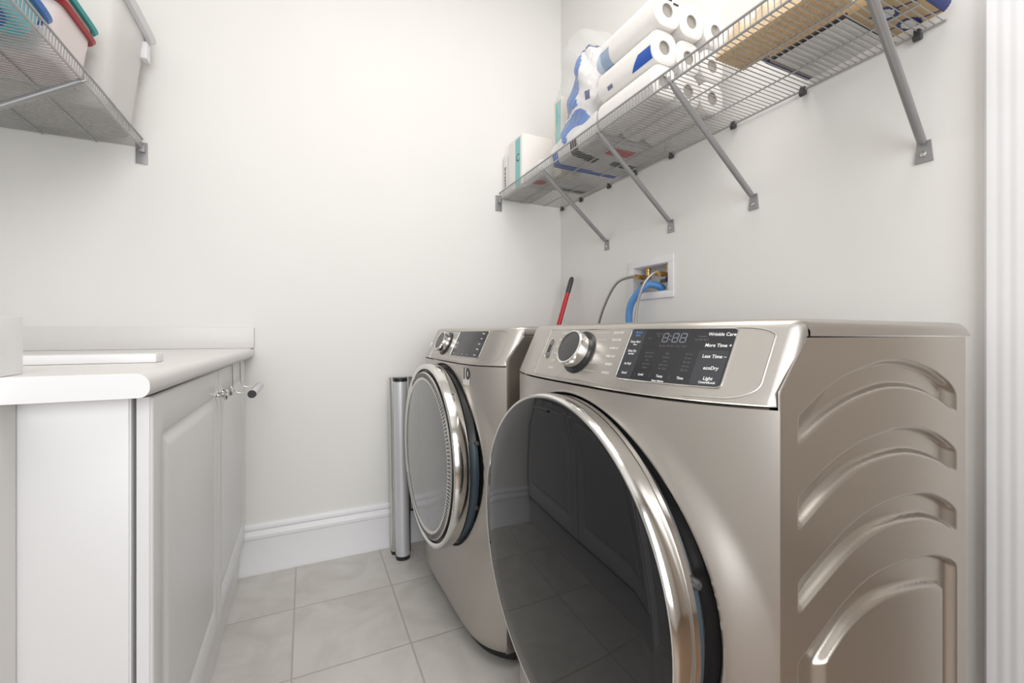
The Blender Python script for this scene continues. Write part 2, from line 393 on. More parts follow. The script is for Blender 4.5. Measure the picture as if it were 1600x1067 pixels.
def make_machine(kind, label, x0, y0, rot, nexp, bdepth, dcy, dy_disp, dial_y):
    W = .71; HW = W/2; DEP = .61
    t = empty(kind, label, kind, (x0, y0+HW, 0), None, rot)          # local: x back into the room side, y across
    def bow(y): return bdepth*min(1.2, abs(y/HW))**nexp
    DZ = .553 if kind == 'dryer' else .562
    # outer cabinet
    N = 48; front = [(bow(HW*(-1+2*k/N)), HW*(-1+2*k/N)) for k in range(N+1)]
    def rec(y, z):
        r = math.hypot(y-dcy, z-DZ); k = sstep((r-.305)/.05); return .38*bow(y)*(k-1)+.010*sstep((.313-r)/.009)
    def edge_round(z): return .010*(1-min(1, max(0, (z-.045)/.03)))**2
    ticks = [-HW+W*k/200 for k in range(201)]; zt = [.045+(.881-.045)*k/230 for k in range(231)]
    mb = MB(); nz = len(zt)
    mb.add([(bow(y)+rec(y, z)+edge_round(z), y, z) for y in ticks for z in zt], [(i*nz+j, i*nz+j+1, (i+1)*nz+j+1, (i+1)*nz+j) for i in range(200) for j in range(nz-1)])
    mb.build('front_panel', M['body'], t, smooth=60)
    mb = MB()
    xb = bdepth+.004
    mb.box(xb, -HW+.0165, .045, DEP-.005, HW-.001, .883, .002); mb.box(bdepth+.075, -HW+.0165, .883, DEP-.005, HW-.001, .974)
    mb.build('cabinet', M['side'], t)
    # near side panel with pressed arcs
    def sp(u, v):
        z = .045+(.9745-.045)*v
        xs = bdepth-.001 if z < .905 else bdepth-.001+(z-.905)/(.9745-.905)*.056
        x = xs+(DEP-xs)*u
        lip_ = .0015*(1-min(1, (x-xs)/.003))
        return (x, -HW+side_depth(x, z)+lip_, z)
    mb = MB(); mb.grid(sp, *((230, 360) if kind == 'dryer' else (90, 140)))
    mb.box(DEP-.012, -HW+.0005, .045, DEP, -HW+.016, .974)
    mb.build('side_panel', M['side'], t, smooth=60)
    # hood: control fascia and lid in one sweep
    def prof():
        P = [(.0, .885), (.002, .8865)]
        P += [(.05*s, .885+.105*s) for s in (.05, .15, .3, .45, .6, .75, .9, .97)]
        P += [(.0515, .9925), (.0545, .9955), (.060, .9985), (.068, 1.0), (.09, 1.0005), (.2, 1.0005), (.4, 1.0), (.58, .9995), (.607, .9985), (.622, .994), (.630, .986), (.632, .976)]
        return P
    P = prof(); m = len(P)
    tk = sorted(set([-HW+W*k/60 for k in range(61)]+[s*(HW-q) for s in (-1, 1) for q in (.001, .003, .006, .009, .012)]))
    def sect(y):
        e = HW-abs(y); k = 0 if e > .012 else .012*(1-math.sqrt(max(0, 1-((.012-e)/.012)**2)))
        out = []
        for i, (px, pz) in enumerate(P):
            wgt = max(0, 1-max(0, px-.06)/.10); z = pz
            if pz > .978: z = pz-k*min(1, (pz-.978)/.01)
            cx_ = px+bow(y)*(1 if px < .07 else max(0, 1-(px-.07)/.12))
            if px < .055: cx_ += k*.8
            out.append((cx_, y, z))
        return out
    mb = MB(); vs = []
    for y in tk: vs += sect(y)
    fs = [(i*m+j, i*m+j+1, (i+1)*m+j+1, (i+1)*m+j) for i in range(len(tk)-1) for j in range(m-1)]
    mb.add(vs, fs)
    for y, i in ((tk[0], 0), (tk[-1], len(tk)-1)):
        s = sect(y); low = []
        for (qx, _, qz) in s:
            if qx < bdepth-.001: low.append((bdepth-.001, y, min(qz, .906)))
            elif qx < bdepth+.056: low.append((qx, y, min(qz, .906+(qx-bdepth+.001)/.057*.0705)))
            else: low.append((qx, y, .9765))
        mb.add(s+low, [(j, j+1, m+j+1, m+j) for j in range(m-1)])
    hood = mb.build('control_hood', M['body'], t, smooth=35)
    def fp(y, s, off=0.0):
        # point on the fascia: y across (local), s height 0..1, off outward
        def q(yy, ss): return Vector((bow(yy)+.05*ss, yy, .885+.105*ss))
        p = q(y, s); n = (q(y+.001, s)-q(y-.001, s)).cross(q(y, s+.01)-q(y, s-.01)).normalized()
        if n.x > 0: n = -n
        return p+n*off
    SL = .105*math.hypot(1, .05/.105)   # slope length of the fascia
    YY = lambda q: q-HW                   # distance from the near edge -> local y
    def SS(z): return (z-.885)/.105
    def place(mb, body, yc, z, size, align='CENTER', off=.0016, bold=0.0, mi=0, sx=.80):
        vs, fs = text_mesh(body, size, align, bold)
        mb.add([fp(YY(yc)-v.x*sx, SS(z)+v.y/SL, off) for v in vs], fs, mi)
    def label(name, m_, par, *items):
        tm = MB()
        for it in items: place(tm, *it)
        tm.build(name, m_, par, smooth=0, fix=False)
    def patch(y0_, y1_, z0_, z1_, r, off, nu=40, nv=20, depth=.0006):
        # rounded rectangle conformed to the fascia
        mb = MB(); out = []
        w_, h_ = abs(y1_-y0_)/2, (z1_-z0_)/2*SL/.105; yc, zc = (y0_+y1_)/2, (z0_+z1_)/2
        def inset(v):  # half width at height v in -1..1
            d = h_*(1-abs(v)); return w_ if d >= r else w_-r+math.sqrt(max(0, r*r-(r-d)**2))
        vt = sorted(set([-1+2*j/nv for j in range(nv+1)]+[s*(1-q*r/h_) for s in (-1, 1) for q in (.08, .25, .5, .75)]))
        n_ = len(vt)
        for ly in (off, off-depth-.002):
            vs = [fp(YY(yc)+inset(v)*(-1+2*i/nu), SS(zc)+v*h_/SL, ly) for i in range(nu+1) for v in vt]
            out.append(vs)
        f = [(i*n_+j, i*n_+j+1, (i+1)*n_+j+1, (i+1)*n_+j) for i in range(nu) for j in range(n_-1)]
        mb.add(out[0], f)
        ring = [i*n_ for i in range(nu+1)]+[nu*n_+j for j in range(1, n_)]+[i*n_+n_-1 for i in range(nu-1, -1, -1)]+[j for j in range(n_-2, 0, -1)]
        K = len(ring); mb.add([out[0][i] for i in ring]+[out[1][i] for i in ring], [(i, (i+1) % K, K+(i+1) % K, K+i) for i in range(K)])
        return mb, [out[0][i] for i in ring]
    da, db = dy_disp
    mb, ring = patch(da, db, .9045, .987, .006, .0012); disp = mb.build('display', M['glassy'], t, smooth=30)
    MB().tube(ring, .0011, 6, closed=True).build('display_rim', M['satin'], t)
    q = (db-da)/.168; Y = lambda v: da+(v-.061)*q
    # grey button columns
    mb, _ = patch(Y(.064), Y(.10), .9065, .955, .003, .0014, 12, 10, .0001); mb.build('button_strip', M['panelgrey'], disp)
    mb, _ = patch(Y(.196), Y(.2285), .9065, .985, .003, .0014, 12, 10, .0001); mb.build('button_strip', M['panelgrey'], disp)
    if kind == 'dryer':
        for grp in ((('Wrinkle Care', .0785, .9782, .0062),), (('More Time +', .079, .9622, .0062),), (('Less Time \u2013', .0795, .9465, .0062),), (('ecoDry', .079, .9302, .0062),), (('Light', .0785, .9158, .006), ('ControlLock', .0785, .9104, .0040)),
                    (('Damp Alert', .2125, .9655, .0046), ('Wet+', .211, .9607, .0034)), (('Delay Dry', .2125, .9503, .0046), ('Reset/Set', .2125, .9455, .0034)), (('Air Fluff', .2125, .9292, .0046),), (('Sound', .2125, .9145, .0046),),
                    (('Level', .1785, .9142, .0048),), (('Temp', .1455, .9140, .0048), ('Steam Options', .146, .9070, .0034)), (('Time', .114, .9136, .0048),)):
            label('button_label', M['white'], disp, *[(b_, Y(yc), z, sz*1.2, 'CENTER', .0016, .00012) for b_, yc, z, sz in grp])
        for yy in (.190, .162, .130):
            tm = MB().add([fp(YY(Y(yy)+a), SS(z), .0016) for a, z in ((-.0002, .911), (.0002, .911), (.0002, .9165), (-.0002, .9165))], [(0, 1, 2, 3)])
            tm.build('divider', M['dim'], disp, smooth=0, fix=False)
        tm = MB(); place(tm, 'Reduce', Y(.2115), .9812, .0058, bold=.0001); place(tm, 'Static', Y(.2115), .9763, .0058, bold=.0001); tm.build('blue_lettering', M['blueprint'], disp, smooth=0, fix=False)
        tm = MB()
        for i, (yc, L_) in enumerate(((.176, ('Extra Dry', 'More Dry', 'Dry', 'Less Dry', 'Damp')), (.145, ('High', 'Medium', 'Low', 'Extra Low', 'No Heat')), (.112, ('60 min', '50 min', '40 min', '30 min', '20 min')))):
            for j, s_ in enumerate(L_): place(tm, s_, Y(yc), .9485-.0058*j, .0046)
        place(tm, 'Sensing  Wrinkle  Cool  Lock', Y(.142), .9600, .0046); place(tm, 'Connect', Y(.102), .9750, .0042); place(tm, 'Remote Start', Y(.102), .9705, .0042)
        place(tm, 'Estimated', Y(.170), .9790, .0036); place(tm, 'Time', Y(.170), .9752, .0036); place(tm, 'Smart', Y(.185), .9715, .0038)
        tm.build('dim_lettering', M['dim'], disp, smooth=0, fix=False)
        # seven-segment digits 8:88 in outline
        tm = MB(); dh, dw = .0145, .0085
        for i, yc in enumerate((.1572, .1408, .1285)):
            def seg(u0, v0, u1, v1):
                a, b = Vector((u0, v0)), Vector((u1, v1)); d = (b-a).normalized()*.0006; nn = Vector((-d.y, d.x))*.9; a += d; b -= d
                tm.add([fp(YY(Y(yc))-p.x, SS(.9727)+p.y/SL, .0016) for p in (a+nn, a-nn, b-nn, b+nn)], [(0, 1, 2, 3)])
            hw, hh = dw/2, dh/2
            for s_ in ((-hw, hh, hw, hh), (-hw, 0, hw, 0), (-hw, -hh, hw, -hh), (-hw, 0, -hw, hh), (hw, 0, hw, hh), (-hw, -hh, -hw, 0), (hw, -hh, hw, 0)): seg(*s_)
        for v in (-.003, .003):
            tm.add([fp(YY(Y(.1493))+a, SS(.9727)+(v+b)/SL, .0016) for a, b in ((-.0008, -.0008), (.0008, -.0008), (.0008, .0008), (-.0008, .0008))], [(0, 1, 2, 3)])
        tm.build('digits', M['ledgrey'], disp, smooth=0, fix=False)
    else:
        for j, s_ in enumerate(('Delay', 'Soil', 'Spin', 'Temp')): label('button_label', M['white'], disp, (s_, Y(.0785), .979-.016*j, .0075, 'CENTER', .0016, .0001))
        label('button_label', M['white'], disp, ('Start', Y(.0785), .913, .0075, 'CENTER', .0016, .0001))
        for j in range(4): label('button_label', M['white'], disp, (('Prewash', 'Rinse', 'Steam', 'Light')[j], Y(.205-.03*j), .9125, .0055))
        for j in range(5): label('button_label', M['dim'], disp, (('Stain', 'Power', 'Warm', 'Extra', 'Sound')[j], Y(.213), .979-.0125*j, .0050))
    # cycle dial
    dc = fp(YY(dial_y), .55); nrm = (fp(YY(dial_y), .55, 1)-dc).normalized(); up = (fp(YY(dial_y), .65)-fp(YY(dial_y), .45)).normalized(); rt = nrm.cross(up)
    def disc(prof_, name, m_, par, sweep=48):
        mb = MB(); mb.lathe(prof_, (0, 0, 0), 'z', sweep)
        mb.v = [tuple(dc+rt*v[0]+up*v[1]+nrm*v[2]) for v in mb.v]; return mb.build(name, m_, par, smooth=30)
    base = disc([(0, .0), (.0445, .0), (.0445, .003), (.042, .005), (0, .005)], 'dial_ring', M['black'], t)
    disc([(.0365, .003), (.0368, .012), (.0372, .022), (.0365, .0275), (.0345, .0295), (.0318, .0290)], 'dial', M['chrome'], t)
    disc([(.0318, .0290), (.031, .0278), (.02, .0285), (0, .029)], 'dial_face', M['knobface'], t)
    mb = MB(); mb.box(.0340, -.0022, .011, .0382, .0022, .0235, .0008)
    a = math.radians(-62); mb.v = [tuple(dc+rt*(v[0]*math.cos(a)-v[1]*math.sin(a))+up*(v[0]*math.sin(a)+v[1]*math.cos(a))+nrm*v[2]) for v in mb.v]
    mb.build('dial_marker', M['black'], t)
    # cycle names around the dial
    right = (('QUICK DRY', .981), ('DELICATES', .968), ('WARM UP', .9535), ('TIMED DRY', .9392), ('REFRESH', .9255), ('CASUALS', .9110)); left = (('COTTONS', .980), ('TOWELS', .966), ('MIXED', .951), ('BULKY', .938), ('ACTIVE', .922), ('SANITIZE', .907))
    if kind == 'washer': right = (('NORMAL', .981), ('WHITES', .968), ('COLORS', .9535), ('DELICATES', .9392), ('QUICK', .9255), ('RINSE', .9110)); left = (('HEAVY', .980), ('BULKY', .966), ('TOWELS', .951), ('ACTIVE', .938), ('SANITIZE', .922), ('DRUM CLEAN', .907))
    dR = dial_y-.357
    for s_, z in right:
        label('cycle_label', M['white'], t, (s_, .249+dR, z, .0060, 'RIGHT', .0006, .00018)); tm = MB()
        ya = .357-math.sqrt(max(.0001, .0475**2-(z-.944)**2))+dR; yb = .288+dR
        tm.add([fp(YY(a_), SS(z)+b_/SL, .0006) for a_, b_ in ((ya, -.0003), (yb, -.0003), (yb, .0003), (ya, .0003))], [(0, 1, 2, 3)])
        tm.build('pointer_line', M['white'], t, smooth=0, fix=False)
    for s_, z in left: label('cycle_label', M['white'], t, (s_, .448+dR, z, .0060, 'LEFT', .0006, .00018))
    if kind == 'dryer':
        label('panel_symbol', M['white'], t, ('\u2013 \u00ab \u00bb', .530, .956, .009, 'CENTER', .0006)); label('panel_symbol', M['white'], t, ('he', .520, .910, .007, 'CENTER', .0006))
    # start / power pill, panel joint, facet outline
    mb, ring = patch(.465+dR*.9, .484+dR*.9, .9255, .9665, .0095, .0012, 12, 16); pill = mb.build('button_pill', M['black'], t)
    MB().tube(ring, .0007, 5, closed=True).build('pill_rim', M['satin'], t)
    tm = MB()
    for z in (.9585, .9335):
        c = [(.0042*math.cos(k*PI/8), .0042*math.sin(k*PI/8)) for k in range(16)]; ci = [(a*.75, b*.75) for a, b in c]
        yc = YY(.4745+dR*.9)
        tm.add([fp(yc+a, SS(z)+b/SL, .0017) for a, b in c]+[fp(yc+a, SS(z)+b/SL, .0017) for a, b in ci], [(k, (k+1) % 16, 16+(k+1) % 16, 16+k) for k in range(16)])
    tm.build('button_symbols', M['white'], pill, smooth=0, fix=False)
    js = .505+dR*.6
    MB().tube([fp(YY(js), s, .0002) for s in (.02, .3, .6, .97)], .0009, 5).build('drawer_seam', M['satin'], t)
    path = []
    for yy in (.50, .4, .3, .2, .1, .055): path.append(fp(YY(yy), .985, .0002))
    for k in range(1, 9):
        a = k/8*PI/2; path.append(fp(YY(.055-.033*math.sin(a)), .985-.12*(1-math.cos(a)), .0002))
    for s in (.6, .4, .28): path.append(fp(YY(.022), s, .0002))
    for k in range(1, 9):
        a = k/8*PI/2; path.append(fp(YY(.022+.04*(1-math.cos(a))), .28-.22*math.sin(a), .0002))
    for yy in (.1, .2, .3, .4, .50): path.append(fp(YY(yy), .055, .0002))
    MB().tube(path, .0013, 6).build('facet_edge', M['body'], t)
    # black seam under the fascia, toe gap, feet
    mb = MB(); mb.grid(lambda u, v: (bow(HW*(-1+2*u)*.995)+.004+.012*v, HW*(-1+2*u)*.995, .883), 40, 1); mb.build('panel_gap', M['black'], t, fix=False)
    mb = MB(); mb.prism([(a+.03, b*.97) for a, b in front]+[(DEP-.03, HW*.97), (DEP-.03, -HW*.97)], .012, .046, 'z'); mb.build('base_plinth', M['black'], t)
    for fx in (.11, .54):
        for fy in (-.28, .28):
            MB().lathe([(0, 0), (.02, 0), (.02, .01), (.008, .012), (.008, .046)], (fx, fy, 0), 'z', 16).build('foot', M['black'], t)
    # round door
    d = bpy.data.objects.new('door', None)
    c = (0, dcy, DZ)
    if kind == 'dryer':
        ring = MB().lathe([(.286, .02), (.298, .008), (.3045, -.002), (.3085, -.012), (.3105, -.028), (.3105, -.038), (.309, -.0435), (.3065, -.0462), (.304, -.0465), (.3022, -.0450)], c, 'x', 120).build('door', M['chrome'], t, smooth=40)
        MB().lathe([(.3028, -.0452), (.300, -.0460), (.25, -.0495), (.18, -.0525), (.1, -.0543), (.03, -.055), (0, -.055)], c, 'x', 120).build('door_glass', M['doorglass'], ring, smooth=60)
        MB().lathe([(.303, .004), (.3075, .000), (.307, -.008)], c, 'x', 120).build('door_backing', M['chrome'], ring)
    else:
        ring = MB().lathe([(.292, -.008), (.300, -.010), (.3045, -.014), (.309, -.024), (.3115, -.040), (.3110, -.055), (.3085, -.0625), (.304, -.0645), (.297, -.0640), (.293, -.061)], c, 'x', 120).build('door', M['chrome'], t, smooth=40)
        MB().lathe([(.294, -.0615), (.291, -.053), (.281, -.053)], c, 'x', 120).build('door_groove', M['dark'], ring)
        MB().lathe([(.283, -.052), (.283, -.065), (.280, -.0685), (.262, -.0705), (.255, -.0695), (.252, -.066)], c, 'x', 120).build('door_trim_ring', M['satin'], ring, label='satin grey inner ring with small teeth')
        tm = MB()
        for k in range(150):
            a = 2*PI*k/150; ca, sa = math.cos(a), math.sin(a)
            if not (-2.2 < a-PI < 2.6): continue
            pts = [(r_*ca-s_*sa, r_*sa+s_*ca) for r_, s_ in ((.263, -.0026), (.279, -.0026), (.279, .0026), (.263, .0026))]
            tm.add([(-.0712+ (0.002 if i in (1, 2) else 0), dcy+p[0], DZ+p[1]) for i, p in enumerate(pts)], [(0, 1, 2, 3)])
        tm.build('ring_teeth', M['dim'], ring, fix=False)
        MB().lathe([(.254, -.0670), (.25, -.0675), (.18, -.071), (.1, -.0725), (0, -.073)], c, 'x', 120).build('door_glass', M['greyglass'], ring, smooth=60)
    # inner plastic door and hinge catch seen in the gap
    MB().lathe([(.286, -.012), (.298, -.002), (.300, .006), (.301, .012), (.301, .0135)], c, 'x', 60, 0, PI-.30, PI+1.05).build('door_inner', M['blueplastic'], ring, label='slate blue inner door plastic')
    MB().lathe([(.284, -.012), (.293, -.002), (.295, .010), (.297, .0135)], c, 'x', 96).build('door_backing', M['black'], ring)
    def gk(u, v):
        r = .286+.0235*v; a = 2*PI*u; y, z = dcy+r*math.cos(a), DZ+r*math.sin(a)
        return (bow(y)+rec(y, z)-.0015, y, z)
    MB().grid(gk, 120, 6).build('door_gap_dark', M['black'], t, fix=False)  # black sheet over the recess floor, painting the door gap dark
    for a in (-.35, .30):
        p = Vector((.012, dcy-.301*math.cos(a), DZ+.301*math.sin(a)))
        mb = MB().lathe([(0, -.008), (.005, -.007), (.0075, -.003), (.008, .006)], (0, 0, 0), 'y', 16); mb.v = [tuple(Vector(v)+p) for v in mb.v]; mb.build('door_catch', M['dark'], ring)
    if kind == 'washer':
        # ten-year sticker
        st = MB(); sy, sz = -.215+HW-.02-.29, .845
        def bp_(y, z, o=.0008): return (bow(y)-o, y, z)
        yc = YY(.135)
        st.grid(lambda u, v: bp_(yc-.022+.044*u, .820+.05*v), 10, 4); stk = st.build('sticker', M['sticker'], t, fix=False, label='small silver sticker reading 10')
        tm = MB(); vs, fs = text_mesh('10', .046, 'CENTER', .0022); tm.add([bp_(yc-v.x, .853+v.y, .0012) for v in vs], fs); tm.build('sticker_number', M['blackink'], stk, smooth=0, fix=False)
        tm = MB()
        for j, s_ in enumerate(('YEAR', 'LIMITED', 'PARTS')):
            vs, fs = text_mesh(s_, .007, 'CENTER'); tm.add([bp_(yc-v.x, .834-.005*j+v.y, .0012) for v in vs], fs)
        tm.build('sticker_lettering', M['white'], stk, smooth=0, fix=False)
        # detergent drawer notch
        mb, _ = patch(.60, .645, .92, .948, .006, .0012, 12, 8); mb.build('drawer_pull', M['satin'], t)
    return t
make_machine('dryer', 'champagne metal clothes dryer with dark glass door nearest the doorway', .465, .345, 0, 3.5, .085, 0.0, (.061, .230), .357)
make_machine('washer', 'champagne metal front load washer with grey round door beside the back wall', .444, 1.117, .024, 6, .078, 0.0, (.085, .300), .392)

# ------------------------------------------------------------------ right wire shelf
SZ = 1.667
def wire_shelf(name, label, front_x, wall_x, y0, y1, braces, clips, pitch=.0135, end=True):
    s = 1 if wall_x > front_x else -1
    t = empty(name, label, 'shelf', (wall_x, (y0+y1)/2, SZ)); o = Vector(t.location)
    def B(mb, nm, m, par=t, **k): mb.v = [tuple(Vector(v)-o) for v in mb.v]; return mb.build(nm, m, par, **k)
    mb = MB(); n = int((y1-y0)/pitch); rear = wall_x-s*.008
    for k in range(n+1):
        y = y0+(y1-y0)*k/n
        mb.tube([(rear, y, SZ+.0035), (front_x+s*.012, y, SZ+.0035), (front_x+s*.002, y, SZ+.006), (front_x, y, SZ+.034)], .00135, 5)
    B(mb, 'wire_deck', M['wire'])
    for x, z, nm, r in ((front_x, SZ, 'front_rail', .0032), (front_x-s*.001, SZ+.035, 'front_rail', .0032), (rear, SZ, 'rear_rail', .0032)):
        B(MB().tube([(x, y0-.006, z), (x, y1+.004, z)], r, 8), nm, M['wire'])
    for f in (.33, .69):
        x = front_x+(wall_x-front_x)*f; B(MB().tube([(x, y0-.004, SZ), (x, y1+.003, SZ)], .0022, 6), 'support_rod', M['wire'])
    for (yt, yf) in braces:
        zb = 1.412; fx = wall_x-s*.006
        top = Vector((front_x+s*.004, yt, SZ-.006)); bot = Vector((fx-s*.004, yf, zb))
        d = (bot-top).normalized()
        mb = MB().tube([top-d*.004, top+d*.02, bot-d*.03, bot-d*.006, bot], [.006, .0088, .0088, .0085, .005], 12)
        mb.tube([top-Vector((0, 0, 0))-d*.002, top+Vector((-s*.012, 0, .006)), top+Vector((-s*.010, 0, .018))], .004, 8)
        br = B(mb, 'brace', M['steelgrey'])
        pl = MB()
        pl.prism([(yf-.012, zb+.006), (yf-.016, zb-.042), (yf+.016, zb-.042), (yf+.012, zb+.006)], wall_x-s*.0005, wall_x-s*.0045, 'x')
        pl.v = [tuple(Vector(v)-o) for v in pl.v]
        fpb = pl.build('foot_plate', M['steelgrey'], br)
        B(MB().lathe([(.0065, wall_x-s*.0046), (.0062, wall_x-s*.0066), (.003, wall_x-s*.0082), (0, wall_x-s*.0082)], (0, yf, zb-.024), 'x', 14), 'screw', M['satin'], br)
    for y in clips:
        mb = MB().box(min(wall_x-s*.0005, wall_x-s*.017), y-.006, SZ-.013, max(wall_x-s*.0005, wall_x-s*.017), y+.006, SZ+.008, .003)
        mb.lathe([(0, y-.007), (.0075, y-.007), (.0075, y+.007), (0, y+.007)], (wall_x-s*.011, 0, SZ-.010), 'y', 12)
        B(mb, 'wall_clip', M['dark'], label='dark plastic wall clip')
    if end:
        mb = MB().box(front_x-.021, YB-.005, SZ-.056, front_x+.015, YB-.0005, SZ+.024, .0015); mb.box(front_x-.008, YB-.022, SZ-.016, front_x+.010, YB-.004, SZ+.008, .002)
        B(mb, 'end_bracket', M['steelgrey'])
    return t
wire_shelf('wire_shelf', 'grey wire shelf on the right wall above the washer and dryer', .905, XR, .445, 1.990, ((1.555, 1.604), (1.178, 1.219), (.862, .885), (.430, .478)), (1.975, 1.80, 1.58, 1.41, 1.21, .949, .734, .486))
wire_shelf('wire_shelf', 'grey wire shelf on the left wall above the countertop', -.552, XL, .45, 1.990, ((1.525, 1.525), (.75, .75)), (1.9, 1.5, 1.1, .7))
DECK = SZ+.0052

# ------------------------------------------------------------------ things on the right shelf
def cushion(x0, y0, x1, y1, z0, h, mif, mats, name, n=36, wob=.006, top_taper=.75, parent=None, seed=1):
    rnd = random.Random(seed); ph = [rnd.uniform(0, 6) for _ in range(6)]
    mb = MB()
    def nz(u, v): return math.sin(9*u+ph[0])*math.cos(8*v+ph[1])+.6*math.sin(21*u+13*v+ph[2])+.5*math.cos(17*v-11*u+ph[3])
    def f(u, v, top):
        e = min(1, (min(u, 1-u, v, 1-v))/.12); e = math.sqrt(max(0, 1-(1-e)**2))
        z = z0+h*.42+(h*.58*e if top else -h*.42*min(1, e*1.4))
        z += wob*nz(u, v)*e if top else 0
        x = x0+(x1-x0)*u; y = y0+(y1-y0)*v
        return (x, y, z)
    mb.grid(lambda u, v: f(u, v, False), n, n, mif=lambda u, v: mif(x0+(x1-x0)*u, y0+(y1-y0)*v, 0))
    mb.grid(lambda u, v: f(u, v, True), n, n, mif=lambda u, v: mif(x0+(x1-x0)*u, y0+(y1-y0)*v, 1))
    return mb.build(name, mats, parent, smooth=60)
# carton A near the back wall, carton B behind the bag
def carton(name, label, x0, y0, x1, y1, h, stripe, m_body, group=None):
    t = empty(name, label, 'carton', ((x0+x1)/2, (y0+y1)/2, DECK), group)
    o = Vector(t.location); mb = MB().box(x0, y0, DECK, x1, y1, DECK+h, .003); mb.v = [tuple(Vector(v)-o) for v in mb.v]; mb.build('box', m_body, t)
    ya, yb, za, zb = stripe
    mb = MB().box(x0-.0006, ya, za, x0+.001, yb, zb); mb.v = [tuple(Vector(v)-o) for v in mb.v]; st = mb.build('stripe', M['teal'], t, label='pale teal printed stripe')
    return t, o
t, o = carton('carton', 'white carton with pale teal stripe standing at the back wall end of the shelf', .925, 1.782, 1.09, 1.93, .255, (1.800, 1.852, DECK+.01, DECK+.245), M['carton'])
mb = MB(); vs, fs = text_mesh('C', .05, 'CENTER', .0005); mb.add([(.9242, 1.826-v.x, DECK+.15+v.y) for v in vs], fs); mb.v = [tuple(Vector(v)-o) for v in mb.v]; mb.build('printed_letter', M['blackink'], t, smooth=0, fix=False)
t, o = carton('carton', 'low white carton with dark lettering squeezed against the back wall', .925, 1.936, 1.09, 1.992, .215, (1.9365, 1.938, DECK+.01, DECK+.2), M['carton'])
mb = MB(); vs, fs = text_mesh('NAPKINS', .028, 'CENTER', .0004); mb.add([(.9242, 1.966+v.y, DECK+.10+v.x) for v in vs], fs); mb.v = [tuple(Vector(v)-o) for v in mb.v]; mb.build('lettering', M['blackink'], t, smooth=0, fix=False)
t, o = carton('carton', 'tall cream carton with pale teal side behind the blue and white bag', 1.0, 1.560, 1.10, 1.621, .335, (1.564, 1.606, DECK+.05, DECK+.32), M['cream'])
# flat packs on the deck
tag(cushion(.93, 1.625, 1.262, 1.775, DECK, .085, lambda x, y, s: (3 if math.hypot(x-.975, y-1.70) < .03 else 1 if 1.715 < y < 1.745 and x > 1.1 else 0), [M['baggrey'], M['blackink'], M['blueink'], M['redink']], 'soft_pack', seed=3), 'white soft pack with red spot lying between cartons on the right shelf', 'pack')
def bag_print(x, y, s):
    if s: return 0
    if 1.475 < y-.06*(x-.93) < 1.515: return 2
    if 1.34 < y-.25*(x-.93) < 1.385 and x < 1.06: return 1
    if 1.36 < y-.1*(x-1.1) < 1.40 and x > 1.13: return 1
    if 1.265 < y < 1.325 and 1.03 < x < 1.15: return 3
    return 0
# blue and white bag, standing
bag = empty('plastic_bag', 'crumpled clear plastic bag with blue print standing beside the paper towels', 'bag', (1.06, 1.37, DECK))
o = Vector(bag.location)
b0 = cushion(.925, 1.225, 1.262, 1.535, DECK, .11, bag_print, [M['baggrey'], M['blackink'], M['blueink'], M['redink']], 'lower_pack', n=60, seed=5)
b0.parent = bag
for v in b0.data.vertices: v.co -= o
def bag_fn(u, v):
    a = 2*PI*u; z = v
    rx = (.085*(1-z)**.5+.015)*(1+.10*math.sin(3*a+5*z)); ry = (.105*(1-z)**.55+.022)*(1+.10*math.sin(4*a-7*z+1))
    cx_ = 1.035-.005*z; cy_ = 1.395
    wr = .006*math.sin(5*a+14*z)+.005*math.sin(19*z+2*a)+.003*abs(math.sin(9*a-21*z))+.0025*abs(math.cos(27*z+7*a))
    return (cx_+(rx+wr)*math.cos(a), cy_+(ry+wr)*math.sin(a), DECK+.055+.385*z)
def bag_mi(u, v):
    a = math.degrees(2*PI*u)
    lo = 104+16*math.sin(6*v)+10*math.sin(15*v); hi = 226-55*v+14*math.sin(9*v+1)
    if v < .93 and lo < a < hi and not (.30 < v < .335) : return 1
    if v > .955: return 2
    if .35 < v < .45 and 215 < a < 226: return 2
    return 0
mb = MB(); mb.grid(bag_fn, 96, 60, mif=bag_mi); mb.v = [tuple(Vector(v)-o) for v in mb.v]
mb.build('crumpled_bag', [M['baggrey'], mat('bag_blue_print', (.025, .14, .46), .25), M['navy']], bag, smooth=60)
mb = MB(); mb.grid(lambda u, v: tuple(Vector(bag_fn(u, v*.98))+Vector(((.012+.05*v)*math.cos(2*PI*u), (.012+.06*v*(1-v)*2+.03*v)*math.sin(2*PI*u), .03*v))), 60, 40); mb.v = [tuple(Vector(v)-o) for v in mb.v]
mb.build('clear_film', M['film'], bag, smooth=60)
